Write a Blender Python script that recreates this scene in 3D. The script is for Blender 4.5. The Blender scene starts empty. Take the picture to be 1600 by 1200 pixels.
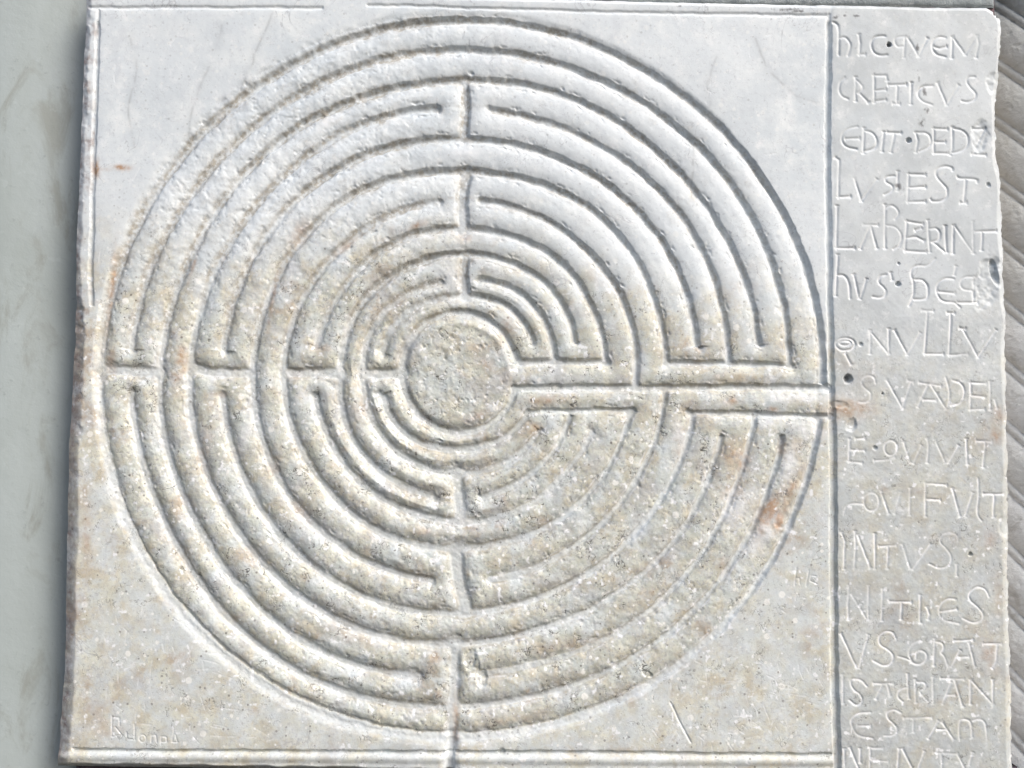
import bpy, math
import numpy as np
from mathutils import Matrix, Vector

# ---------------------------------------------------------------- camera, light, exposure
W, H = 1600.0, 1200.0            # photograph's pixel grid, used only to measure positions on the wall
LENS, SENSOR = 35.0, 36.0
F = W * LENS / SENSOR
U = 0.00045                      # metres per photo pixel at the middle of the slab
ZC = 1.40                        # height of the middle of the view above ground
PITCH, ROLL = math.radians(3.0), math.radians(0.62)

scene = bpy.context.scene
fwd = Vector((0, math.cos(PITCH), math.sin(PITCH)))
right0 = Vector((1, 0, 0)); up0 = right0.cross(fwd)
right = right0 * math.cos(ROLL) + up0 * math.sin(ROLL)
up = up0 * math.cos(ROLL) - right0 * math.sin(ROLL)
DIST = F * U
CAM = Vector((0, 0, ZC)) - fwd * DIST
rot = Matrix((right, up, -fwd)).transposed()
cam_d = bpy.data.cameras.new('camera')
cam_d.lens = LENS; cam_d.sensor_width = SENSOR; cam_d.clip_start = 0.02; cam_d.clip_end = 100
cam = bpy.data.objects.new('camera', cam_d)
cam.matrix_world = Matrix.Translation(CAM) @ rot.to_4x4()
scene.collection.objects.link(cam); scene.camera = cam

SUN_DIR = Vector((0.60, -0.50, 0.66)).normalized()      # towards the sun: upper right, in front of the wall
sun_el = math.asin(SUN_DIR.z); sun_az = math.atan2(SUN_DIR.x, SUN_DIR.y)
world = bpy.data.worlds.new("World"); scene.world = world; world.use_nodes = True
wn = world.node_tree; wn.nodes.clear()
sky = wn.nodes.new('ShaderNodeTexSky'); sky.sky_type = 'NISHITA'; sky.sun_disc = False
sky.sun_elevation = sun_el; sky.sun_rotation = sun_az; sky.dust_density = 4.0; sky.air_density = 1.0; sky.ozone_density = 1.0
bg = wn.nodes.new('ShaderNodeBackground'); bg.inputs[1].default_value = 0.11
wo = wn.nodes.new('ShaderNodeOutputWorld')
wn.links.new(sky.outputs[0], bg.inputs[0]); wn.links.new(bg.outputs[0], wo.inputs[0])
sl = bpy.data.lights.new('sun', 'SUN'); sl.energy = 1.45; sl.angle = math.radians(34); sl.color = (1.0, 0.99, 0.965)
so = bpy.data.objects.new('sun', sl); so.rotation_euler = SUN_DIR.to_track_quat('Z', 'Y').to_euler()
so.location = (1, -1, 3); scene.collection.objects.link(so)
vs = scene.view_settings
vs.view_transform = 'Standard'; vs.look = 'None'; vs.gamma = 1.0; vs.use_curve_mapping = False
vs.exposure = 0.79

# ---------------------------------------------------------------- helpers
R3 = np.array(rot); C3 = np.array(CAM)
def unproject(px, py):
    """a photo position -> the point of the wall plane (Y = 0) it shows: (x, z) in metres"""
    px = np.asarray(px, float); py = np.asarray(py, float)
    a = (px - W/2) / F; b = -(py - H/2) / F
    d0 = R3[0,0]*a + R3[0,1]*b - R3[0,2]; d1 = R3[1,0]*a + R3[1,1]*b - R3[1,2]; d2 = R3[2,0]*a + R3[2,1]*b - R3[2,2]
    t = -C3[1] / d1
    return C3[0] + t*d0, C3[2] + t*d2

rng = np.random.RandomState(7)
_tabs = {}
def noise(x, y, size, seed=0):
    """smooth lattice noise in -1..1; size = feature size in the units of x, y"""
    if seed not in _tabs:
        _tabs[seed] = np.random.RandomState(1000 + seed).rand(256, 256).astype(np.float32) * 2 - 1
    t = _tabs[seed]
    u = x / size + 137.3 + seed*3.1; v = y / size + 91.7 + seed*1.7
    iu = np.floor(u).astype(np.int64); iv = np.floor(v).astype(np.int64)
    fu = (u - iu).astype(np.float32); fv = (v - iv).astype(np.float32)
    fu = fu*fu*(3-2*fu); fv = fv*fv*(3-2*fv)
    a = t[iu & 255, iv & 255]; b = t[(iu+1) & 255, iv & 255]; c = t[iu & 255, (iv+1) & 255]; d = t[(iu+1) & 255, (iv+1) & 255]
    return (a*(1-fu)+b*fu)*(1-fv) + (c*(1-fu)+d*fu)*fv
def fbm(x, y, size, seed=0, octaves=4, gain=0.55):
    s = 0; a = 1; n = 0
    for o in range(octaves):
        s = s + a*noise(x, y, size/(2.03**o), seed + 17*o); n += a; a *= gain
    return s / n * 1.35
def sstep(a, b, x):
    t = np.clip((x - a) / (b - a), 0, 1); return t*t*(3-2*t)
def bump_at(x, y, cx, cy, rx, ry=None, ang=0):
    ry = ry or rx
    dx = x-cx; dy = y-cy; c, s = math.cos(ang), math.sin(ang)
    return np.exp(-(((dx*c+dy*s)/rx)**2 + ((-dx*s+dy*c)/ry)**2))

# ---------------------------------------------------------------- the slab's outline (photo measures)
Ls = np.array([(-40,138),(0,136),(60,134),(90,131),(150,131),(200,128),(300,124),(400,119),(460,119),(520,117),(600,114),(700,108),(800,106),(900,104),(1000,103),(1050,101),(1100,97),(1150,94),(1195,91),(1260,88)], float)
Rs = np.array([(-40,1556),(10,1557),(22,1560),(50,1564),(100,1561),(130,1559),(150,1555),(200,1554),(250,1557),(287,1562),(350,1564),(400,1566),(450,1567),(487,1570),(550,1570),(600,1572),(750,1574),(900,1574),(975,1576),(1075,1579),(1200,1580),(1260,1581)], float)
Ts = np.array([(0,-9),(500,-7),(900,0),(1000,3),(1200,7),(1400,11),(1450,13),(1540,13),(1556,22),(1600,24)], float)
Bs = np.array([(0,1194),(300,1199),(700,1206),(1300,1214),(1600,1222)], float)
def curve(tab, t): return np.interp(t, tab[:,0], tab[:,1])

# ---------------------------------------------------------------- the labyrinth's wall grooves
CX, CY = 716.0, 583.0
RINGS = {
 0: [(629,583),(634,610),(647,647),(682,667),(725,675),(762,665),(790,642),(803,614),(803,560),(790,518),(765,500),(725,492),(684,496),(655,512),(640,528)],
 1: [(725,466),(800,479),(817,507),(833,534),(819,655),(768,691),(725,702),(687,702),(650,688),(620,665),(597,627),(599,550),(606,523),(629,495),(672,469)],
 2: [(749,438),(800,449),(832,475),(855,512),(866,560),(845,673),(817,698),(768,734),(725,739),(679,734),(662,730),(615,702),(585,665),(570,625),(566,583),(576,526),(585,504),(611,478),(646,455),(681,441)],
 3: [(725,398),(800,413),(825,422),(870,462),(892,512),(901,535),(888,650),(878,684),(859,715),(819,745),(766,774),(677,779),(625,755),(580,725),(545,675),(533,640),(532,583),(535,550),(541,521),(555,488),(585,451),(620,428),(655,408),(707,397)],
 4: [(725,360),(800,368),(825,378),(900,437),(932,500),(947,550),(925,677),(905,710),(875,750),(837,780),(800,802),(768,811),(726,815),(687,815),(635,797),(575,765),(540,732),(512,687),(492,625),(491,583),(492,537),(500,512),(525,470),(550,432),(587,397),(637,367),(700,358)],
 5: [(750,314),(800,325),(870,352),(932,407),(970,462),(990,520),(998,583),(975,662),(955,725),(930,760),(900,795),(850,825),(800,845),(768,851),(726,858),(687,858),(600,836),(550,800),(505,760),(472,710),(450,650),(445,615),(443,583),(445,537),(457,495),(480,450),(520,405),(562,360),(625,330),(687,315)],
 6: [(725,268),(800,275),(862,293),(937,339),(1000,417),(1025,470),(1037,530),(1040,583),(1035,632),(1025,687),(1000,740),(975,780),(940,815),(900,850),(850,883),(766,906),(673,909),(600,890),(555,866),(495,829),(457,787),(420,718),(407,668),(395,625),(391,583),(400,525),(412,480),(437,425),(475,375),(507,329),(553,305),(640,275)],
 7: [(725,219),(800,225),(875,247),(929,276),(972,308),(1025,362),(1057,425),(1080,487),(1094,540),(1077,655),(1065,712),(1050,755),(1025,797),(970,855),(900,906),(819,940),(768,958),(687,958),(600,946),(556,925),(499,893),(455,864),(392,765),(362,700),(347,632),(345,583),(350,525),(365,462),(390,417),(434,338),(464,312),(490,289),(525,266),(555,250),(640,222)],
 8: [(650,173),(725,170),(800,177),(875,200),(937,227),(990,262),(1037,307),(1075,350),(1105,407),(1125,470),(1139,550),(1127,682),(1113,731),(1097,768),(1074,820),(1042,860),(990,911),(950,937),(900,962),(800,995),(768,1003),(687,1007),(600,1000),(553,981),(507,958),(455,925),(411,879),(375,837),(332,770),(305,695),(297,640),(299,583),(302,512),(322,450),(342,400),(380,350),(437,285),(472,252),(507,219),(551,198)],
 9: [(725,124),(800,130),(875,150),(950,180),(981,199),(1025,238),(1069,280),(1095,308),(1137,375),(1162,437),(1182,512),(1188,537),(1180,656),(1167,699),(1152,752),(1138,787),(1126,820),(1100,858),(1072,897),(1034,939),(987,975),(900,1020),(819,1044),(768,1049),(658,1057),(600,1051),(472,1009),(429,972),(385,928),(341,878),(312,825),(277,760),(255,700),(248,640),(249,583),(260,512),(280,440),(305,372),(350,315),(402,245),(455,208),(507,177),(553,157),(640,133)],
 10:[(725,80),(800,84),(875,98),(972,145),(1025,175),(1069,206),(1112,250),(1139,285),(1187,367),(1207,407),(1225,475),(1232,550),(1223,684),(1208,745),(1178,815),(1146,878),(1118,918),(1086,958),(1042,988),(990,1025),(950,1050),(900,1072),(819,1093),(768,1102),(687,1105),(600,1100),(500,1066),(402,1012),(367,977),(322,932),(283,866),(242,780),(215,700),(205,632),(203,583),(207,500),(222,450),(250,382),(295,315),(367,222),(420,178),(464,150),(600,92)],
 11:[(725,34),(800,37),(875,50),(950,79),(1025,119),(1056,143),(1095,175),(1139,215),(1174,252),(1215,315),(1250,387),(1267,450),(1282,512),(1287,583),(1278,661),(1262,752),(1246,789),(1230,825),(1200,890),(1165,928),(1104,1007),(1050,1045),(1000,1080),(925,1112),(819,1142),(768,1149),(670,1151),(600,1146),(500,1112),(402,1061),(338,1018),(280,958),(225,870),(197,800),(175,740),(157,675),(153,625),(155,583),(162,512),(180,440),(200,387),(232,315),(280,243),(315,210),(367,163),(500,82),(600,42)],
}
# open stretch of every ring as polar angles, degrees anticlockwise from the right (a - b = the groove runs from a to b)
def pang(x, y): return math.degrees(math.atan2(CY - y, x - CX)) % 360
SPANS = {
 0: [((815,566),(803,608))],
 1: [((832,536),(599,551)),((592,617),(824,645))],
 2: [((866,566),(749,437)),((687,441),(845,673))],
 3: [((901,534),(677,779)),((750,775),(888,646))],
 4: [((948,566),(492,540)),((491,620),(925,674))],
 5: [((998,606),(750,314)),((686,316),(988,644))],
 6: [((1041,567),(673,909)),((766,906),(1037,608))],
 7: [((1094,541),(351,548)),((346,618),(1075,645))],
 8: [((1139,566),(765,171)),((684,170),(1127,683))],
 9: [((1188,538),(655,1057)),((750,1050),(1180,652))],
 10:[((1236,568),(207,545)),((204,615),(1223,684))],
 11:[((1290,600),(1279,655))],
}
def fit_ring(pts, nh=5):
    p = np.array(pts, float); th = np.arctan2(CY-p[:,1], p[:,0]-CX); r = np.hypot(p[:,0]-CX, p[:,1]-CY)
    cols = [np.ones_like(th)]; reg = [0]
    for k in range(1, nh+1): cols += [np.cos(k*th), np.sin(k*th)]; reg += [0.02*k**3]*2
    A = np.stack(cols, 1); return np.linalg.solve(A.T@A + np.diag(reg), A.T@r)
def ring_r(c, th):
    r = np.full_like(th, c[0])
    for k in range(1, (len(c)-1)//2+1): r = r + c[2*k-1]*np.cos(k*th) + c[2*k]*np.sin(k*th)
    return r
COEF = {k: fit_ring(v, 2 if k == 0 else 4 if k < 3 else 6) for k, v in RINGS.items()}
# straight pieces: (points, extra half width)
BARS = [
 ([(813,568),(880,566),(949,566)],0.5), ([(803,608),(900,606),(998,607),(1100,606),(1190,605),(1297,607)],0.5), ([(822,645),(860,642),(930,641),(988,642)],-1),
 ([(1040,567),(1100,568),(1190,570),(1238,571)],-0.5), ([(1075,646),(1150,646),(1220,649),(1300,651)],-0.5),
 ([(725,125),(728,170),(725,215)],2.0), ([(727,270),(722,315),(722,360)],4.0), ([(727,400),(723,430),(727,464)],2.0),
 ([(155,578),(200,579),(249,582)],2.0), ([(302,574),(330,582),(391,582)],2.0), ([(443,581),(480,583),(532,583)],2.0), ([(566,583),(600,584),(630,583)],2.5),
 ([(714,738),(716,775),(719,815)],3.0), ([(710,860),(716,905),(728,955)],5.0), ([(711,1005),(709,1060),(707,1112),(705,1150),(702,1200)],2.5),
]
# border lines of the panel: (points, extra half width, kind)
BORD = [
 ([(154,16),(152,60),(151,110),(149,160),(147,230),(145,300),(143,380),(141,440),(143,475)], -1.5),
 ([(140,12),(250,12),(400,12),(503,12)], -1.5), ([(575,8),(700,11),(900,17),(1100,21),(1293,24)], -1.5),
 ([(1295,24),(1294,150),(1294,300),(1296,450),(1299,560),(1300,640)], -0.5), ([(1300,640),(1302,760),(1303,900),(1304,1050),(1307,1150),(1308,1225)], 1.0),
 ([(115,1172),(300,1174),(500,1175),(700,1176),(900,1176),(1100,1178),(1300,1180)], -2.0),
]

def seg_dist(x, y, pts, out, off=0.0):
    """distance to a polyline, minus off, kept where smaller than out (works in the polyline's own box)"""
    for (x0,y0),(x1,y1) in zip(pts[:-1], pts[1:]):
        m = (x > min(x0,x1)-40) & (x < max(x0,x1)+40) & (y > min(y0,y1)-40) & (y < max(y0,y1)+40)
        xx = x[m]; yy = y[m]; dx = x1-x0; dy = y1-y0; L = dx*dx+dy*dy + 1e-9
        t = np.clip(((xx-x0)*dx + (yy-y0)*dy)/L, 0, 1)
        d = np.hypot(xx-x0-t*dx, yy-y0-t*dy) - off
        out[m] = np.minimum(out[m], d)

# ---------------------------------------------------------------- the writing (each tuple list one chisel stroke)
def ell(cx, cy, rx, ry, n=18): return [(cx+rx*math.cos(2*math.pi*i/n), cy+ry*math.sin(2*math.pi*i/n)) for i in range(n+1)]
TEXT = [   # (words, crop offset y, strokes in fifths of a pixel from x = 1280)
 ("HIC QVEM", 20, [[(110,75),(145,90),(155,150),(152,330)],[(152,200),(200,185),(240,230),(245,270),(225,335)],[(310,170),(320,240),(315,325)],[(315,325),(360,325)],[(515,185),(480,180),(430,190),(405,230),(408,280),(440,325),(490,335),(530,330)],[(670,185),(660,350)],[(670,185),(600,190),(585,225),(610,270),(655,262)],[(690,195),(720,240),(775,340)],[(845,200),(775,340)],[(985,195),(930,185),(885,225),(880,280),(915,330),(985,345)],[(890,265),(940,280),(995,265)],[(1040,190),(1035,355)],[(1040,190),(1140,325)],[(1230,180),(1140,325)],[(1230,180),(1245,240),(1225,350)]]),
 ("CRETICVS", 20, [[(200,505),(165,535),(152,600),(175,650),(225,672)],[(285,500),(285,690)],[(285,520),(330,560),(345,600),(300,625)],[(315,625),(385,700)],[(430,490),(432,700)],[(430,490),(525,490),(530,530)],[(430,610),(520,600)],[(432,690),(520,680)],[(540,565),(680,560)],[(610,565),(605,710)],[(575,712),(630,712)],[(720,545),(715,715)],[(885,570),(820,570),(775,600),(768,650),(800,690),(880,720)],[(925,545),(995,720)],[(1090,565),(995,720)],[(1215,500),(1165,500),(1150,540),(1185,590),(1230,630),(1215,680),(1160,700),(1115,690)]]),
 ("EDIT DEDA", 20, [[(300,890),(230,900),(180,950),(175,1000),(205,1050),(290,1065)],[(205,985),(315,980)],[(350,900),(345,1095)],[(350,920),(420,935),(455,1000),(440,1060),(345,1085)],[(505,930),(490,1085)],[(530,935),(640,940)],[(590,940),(560,1090)],[(755,935),(770,1000),(755,1090)],[(755,935),(850,940),(880,1000),(860,1050),(780,1085)],[(895,905),(895,1095)],[(895,905),(1000,910)],[(900,1010),(985,1010)],[(895,1095),(1010,1100)],[(1040,895),(1040,1060),(1020,1110)],[(1040,905),(1120,915),(1165,970),(1160,1040),(1110,1080),(1040,1095)],[(1195,905),(1300,905)],[(1290,915),(1205,1100)],[(1190,1105),(1300,1110)]]),
 ("LVS EST", 240, [[(125,30),(155,50),(150,340)],[(150,340),(245,335)],[(275,190),(330,370)],[(450,200),(330,370)],[(590,175),(520,180),(515,225),(580,250),(560,300),(510,320)],[(615,140),(610,290)],[(700,160),(690,375)],[(700,160),(830,165)],[(700,265),(830,260)],[(690,378),(830,375)],[(1040,130),(1040,110),(975,95),(920,120),(910,170),(950,220),(1000,270),(1000,340),(950,375),(880,375),(870,355)],[(1080,180),(1080,195),(1235,200),(1232,225)],[(1145,195),(1130,385)],[(1100,385),(1150,385)]]),
 ("LABERINT", 240, [[(140,410),(135,735)],[(135,738),(275,740)],[(400,560),(320,745)],[(400,560),(450,740)],[(345,555),(460,560)],[(515,400),(515,740)],[(520,430),(560,400),(600,420),(625,470),(590,510)],[(520,560),(600,570),(650,640),(630,720),(580,745)],[(685,530),(670,750)],[(685,530),(810,550)],[(750,600),(800,580)],[(680,660),(760,650),(820,680)],[(670,760),(840,770)],[(850,520),(865,770)],[(860,590),(920,580),(950,630),(930,680),(880,690)],[(890,690),(985,770)],[(985,565),(995,770)],[(1050,560),(1045,780)],[(1055,560),(1200,770)],[(1200,530),(1205,780)],[(1215,610),(1385,605)],[(1275,610),(1268,755)]]),
 ("HVS DEQ", 240, [[(145,790),(130,1110)],[(145,950),(200,950),(235,1010),(240,1130)],[(270,945),(310,1130)],[(370,980),(320,1135)],[(520,945),(470,960),(460,1010),(510,1050),(525,1090),(490,1130),(420,1120)],[(560,930),(570,990)],[(905,820),(850,880),(780,870),(725,890),(715,950),(740,1000),(735,1120),(700,1190)],[(750,985),(810,985),(850,1030),(850,1110),(830,1140),(740,1140)],[(1070,880),(1055,950)],[(1050,980),(980,970),(920,1020),(915,1090),(960,1160),(1060,1160),(1095,1200)],[(930,1080),(1060,1090)],[(1210,960),(1205,1160)],[(1205,965),(1140,960),(1100,1000),(1110,1060),(1200,1070)],[(1080,1165),(1240,1165)]]),
 ("O NVLLV", 450, [ell(205,440,75,50),ell(205,430,45,18),[(205,510),(250,600)],[(400,330),(400,515)],[(405,345),(545,515)],[(545,320),(545,515)],[(590,330),(690,520)],[(790,350),(690,520)],[(800,175),(890,180)],[(845,185),(825,510)],[(825,515),(970,515)],[(1000,195),(1055,195)],[(1030,200),(1015,520)],[(1015,525),(1160,515)],[(1095,315),(1140,320)],[(1120,320),(1240,540)],[(1380,325),(1240,540)]]),
 ("S VADE", 450, [[(440,740),(430,690),(370,680),(330,720),(340,770),(400,810),(410,860),(370,895),(310,890)],[(530,720),(650,935)],[(720,730),(650,935)],[(690,725),(735,735)],[(850,750),(770,930)],[(870,750),(990,945)],[(780,740),(950,765)],[(815,875),(915,875)],[(990,700),(1020,800),(1015,900),(985,945)],[(1040,720),(1110,740),(1140,810),(1110,900),(1030,920)],[(1185,740),(1180,950)],[(1185,740),(1305,745)],[(1190,840),(1295,850)],[(1180,950),(1290,945)],[(1335,730),(1335,950)],[(1370,870),(1390,940)]]),
 ("E QVIVIT", 660, [[(240,130),(232,300)],[(285,130),(355,125)],[(245,215),(355,220)],[(232,305),(335,318)],ell(560,200,50,60),[(590,270),(540,290),(430,300)],[(660,155),(710,315)],[(800,180),(735,320)],[(840,125),(855,180),(845,315)],[(905,135),(990,320)],[(1090,180),(1010,320)],[(1150,130),(1160,330)],[(1230,145),(1350,150)],[(1300,150),(1280,350)]]),
 ("QVI FVIT", 660, [ell(408,620,60,72),[(345,640),(250,630),(205,655),(195,720)],[(480,530),(545,715)],[(635,545),(590,715)],[(710,515),(705,725)],[(830,470),(830,735)],[(830,475),(995,490)],[(835,600),(945,605)],[(1040,515),(1100,735)],[(1200,550),(1140,735)],[(1240,435),(1250,560),(1230,720),(1270,770)],[(1285,560),(1440,560)],[(1368,565),(1360,740)]]),
 ("INTVS", 820, [[(175,60),(200,130),(195,345)],[(280,50),(285,150),(275,340)],[(300,80),(400,340)],[(435,70),(435,345)],[(465,170),(600,160)],[(540,165),(530,340)],[(650,150),(710,345)],[(870,150),(730,350)],[(1085,130),(1080,75),(1010,55),(955,80),(940,140),(1000,190),(1040,260),(1010,325),(940,345),(860,305)],[(1075,310),(1075,400)]]),
 ("NITIES", 820, [[(235,475),(225,610),(230,745)],[(250,540),(375,740)],[(385,475),(385,740)],[(497,500),(490,750)],[(550,600),(720,605)],[(645,605),(640,740)],[(790,550),(788,765)],[(840,640),(860,700),(850,740)],[(1065,580),(1000,575),(945,620),(930,690),(970,750),(1090,770)],[(940,680),(1075,660)],[(1325,560),(1300,500),(1230,480),(1170,530),(1170,590),(1240,640),(1285,700),(1270,750),(1200,770),(1120,730)]]),
 ("VS GRAT", 820, [[(170,850),(295,1125)],[(385,860),(310,1120)],[(600,890),(580,840),(520,830),(465,870),(470,940),(540,975),(585,1020),(570,1080),(510,1110),(420,1060)],[(620,1030),(700,1050),(760,1100),(830,1070),(845,1020),(810,980),(760,990),(755,1040)],[(730,1080),(695,1010),(720,930),(790,900)],[(900,890),(895,1100)],[(910,915),(960,920),(975,960),(945,1000),(975,1020),(1005,1110)],[(1050,905),(1200,900)],[(1100,980),(1030,1110)],[(1170,920),(1215,1110)],[(1090,1035),(1170,1030)],[(1280,930),(1425,930)],[(1390,940),(1380,1070),(1350,1120)]]),
 ("ISADRIAN", 980, [[(185,370),(185,595)],[(370,460),(330,410),(260,400),(240,430),(265,490),(330,530),(335,590),(290,615),(235,570)],[(425,440),(580,440)],[(500,440),(440,560)],[(530,440),(555,540)],[(690,365),(700,560)],[(685,470),(620,490),(610,550),(650,580)],[(750,410),(755,590)],[(760,430),(830,430),(830,480),(770,500),(850,580)],[(888,390),(890,600)],[(950,400),(1130,405)],[(1055,410),(1120,620)],[(990,530),(1060,530)],[(1030,430),(960,600)],[(1180,410),(1180,600)],[(1180,410),(1360,605)],[(1355,410),(1355,605)]]),
 ("ESTAM", 980, [[(400,665),(300,670),(245,720),(260,790),(300,850),(420,870)],[(300,770),(400,772)],[(640,670),(590,640),(530,660),(530,710),(590,760),(615,810),(580,850),(510,850)],[(660,710),(880,705)],[(735,715),(735,820)],[(930,730),(850,870)],[(960,740),(1050,880)],[(920,800),(1000,800)],[(1095,870),(1090,730),(1130,715),(1185,730),(1195,860)],[(1200,730),(1250,715),(1300,740),(1310,880)]]),
 ("NENTV", 980, [[(195,950),(200,1110)],[(240,940),(310,1110)],[(320,950),(320,1060)],[(400,940),(395,1110)],[(400,945),(500,945)],[(400,1040),(540,1050)],[(625,950),(610,1110)],[(650,950),(730,1110)],[(820,970),(770,1110)],[(890,980),(1080,990)],[(955,990),(960,1110)],[(1080,990),(1140,1110)],[(1200,980),(1170,1080)]]),
]
TEXT = [(w, [[(1280+a/5.0, oy+b/5.0) for a, b in s] for s in st]) for w, oy, st in TEXT]
def smooth(p):
    if len(p) < 4: return p
    for _ in range(2):
        q = [p[0]]
        for a, b in zip(p[:-1], p[1:]):
            q += [(a[0]*.75+b[0]*.25, a[1]*.75+b[1]*.25), (a[0]*.25+b[0]*.75, a[1]*.25+b[1]*.75)]
        p = q + [p[-1]]
    return p
TEXT = [(w, [smooth(s) for s in st]) for w, st in TEXT]
def cr(ox, oy, k, strokes): return [[(ox+a/k, oy+b/k) for a, b in s] for s in strokes]
g1 = cr(1000,860,5,[[(1225,140),(1210,275)],[(1215,220),(1245,215),(1250,265)],[(1320,155),(1300,280)],[(1375,200),(1340,200),(1330,240),(1380,260)]])
g2 = cr(1000,860,5,[[(1345,480),(1335,620)],[(1370,500),(1400,515),(1375,530)],[(1110,470),(1140,490)],[(1225,60),(1175,140),(1140,190)],[(1280,370),(1325,380)],[(1215,340),(1215,390)],[(1300,320),(1350,322)]])
g3 = cr(1000,1000,5,[[(240,490),(310,640),(395,800)],[(242,492),(312,640),(395,800)],[(960,490),(1010,620),(1030,740)],[(1130,460),(1145,620)],[(1180,530),(1150,620)],[(500,320),(830,325)],[(515,260),(580,250)],[(520,270),(525,350)],[(610,250),(610,340)],[(1060,370),(1185,385)],[(670,270),(670,350)],[(400,470),(400,740)],[(100,700),(170,800)],[(290,700),(210,830)],[(720,640),(820,600)],[(1150,620),(1150,760)],[(470,650),(470,720)]])
g4 = cr(160,1090,11.43,[[(165,330),(165,700)],[(180,350),(300,360),(305,500)],[(230,530),(350,680)],[(180,700),(340,660)],[(430,620),(440,740),(540,745)],[(570,480),(575,750)],ell(715,730,60,65,12),[(870,800),(880,680),(950,670),(970,800)],[(1040,840),(1050,700),(1140,700),(1150,790),(1060,800)],[(1280,580),(1240,800),(1340,800),(1300,660)]])
g5 = cr(0,900,4,[[(735,440),(738,670)],[(765,530),(765,610)],[(850,810),(845,940)],[(1250,880),(1260,920),(1310,900)],[(1320,940),(1470,970)],[(1340,820),(1500,840)],[(1300,1000),(1600,1010)],[(930,150),(880,240)],[(1330,600),(1450,640)]])
rs = np.random.RandomState(3)
def hair(n, x0, x1, y0, y1, a, sp):      # loose hair scratches
    o = []
    for _ in range(n):
        px, py = rs.uniform(x0, x1), rs.uniform(y0, y1); t = a + rs.normal()*sp; L = rs.uniform(8, 34)
        o.append([(px, py), (px+L*math.cos(t)*.5+rs.normal(), py+L*math.sin(t)*.5), (px+L*math.cos(t), py+L*math.sin(t)+rs.normal()*1.5)])
    return o
GRAFFITI = [g1, g4]
SCRATCH = g2 + g3 + g5 + hair(60, 1040, 1285, 980, 1165, 1.5, 0.5) + hair(36, 1080, 1290, 1040, 1165, 0.1, 0.3) + hair(34, 165, 420, 960, 1160, 0.15, 0.35) + hair(22, 150, 330, 920, 1150, 1.6, 0.3) + hair(16, 160, 330, 30, 380, 1.9, 0.3) + hair(14, 1060, 1280, 30, 300, 0.6, 1.0)
HOLES = [(1389,70,4.0,6),(1419.5,219.5,4.2,6),(1403,444,4.2,5),(1325,592,7.5,9),(1544,289,3.5,3),(1379,615,2.2,3),(1367,700,3.5,3),(1516,866,3.5,4),(1404,412,2.5,2),(1345,538,3.5,2.5)]

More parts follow.
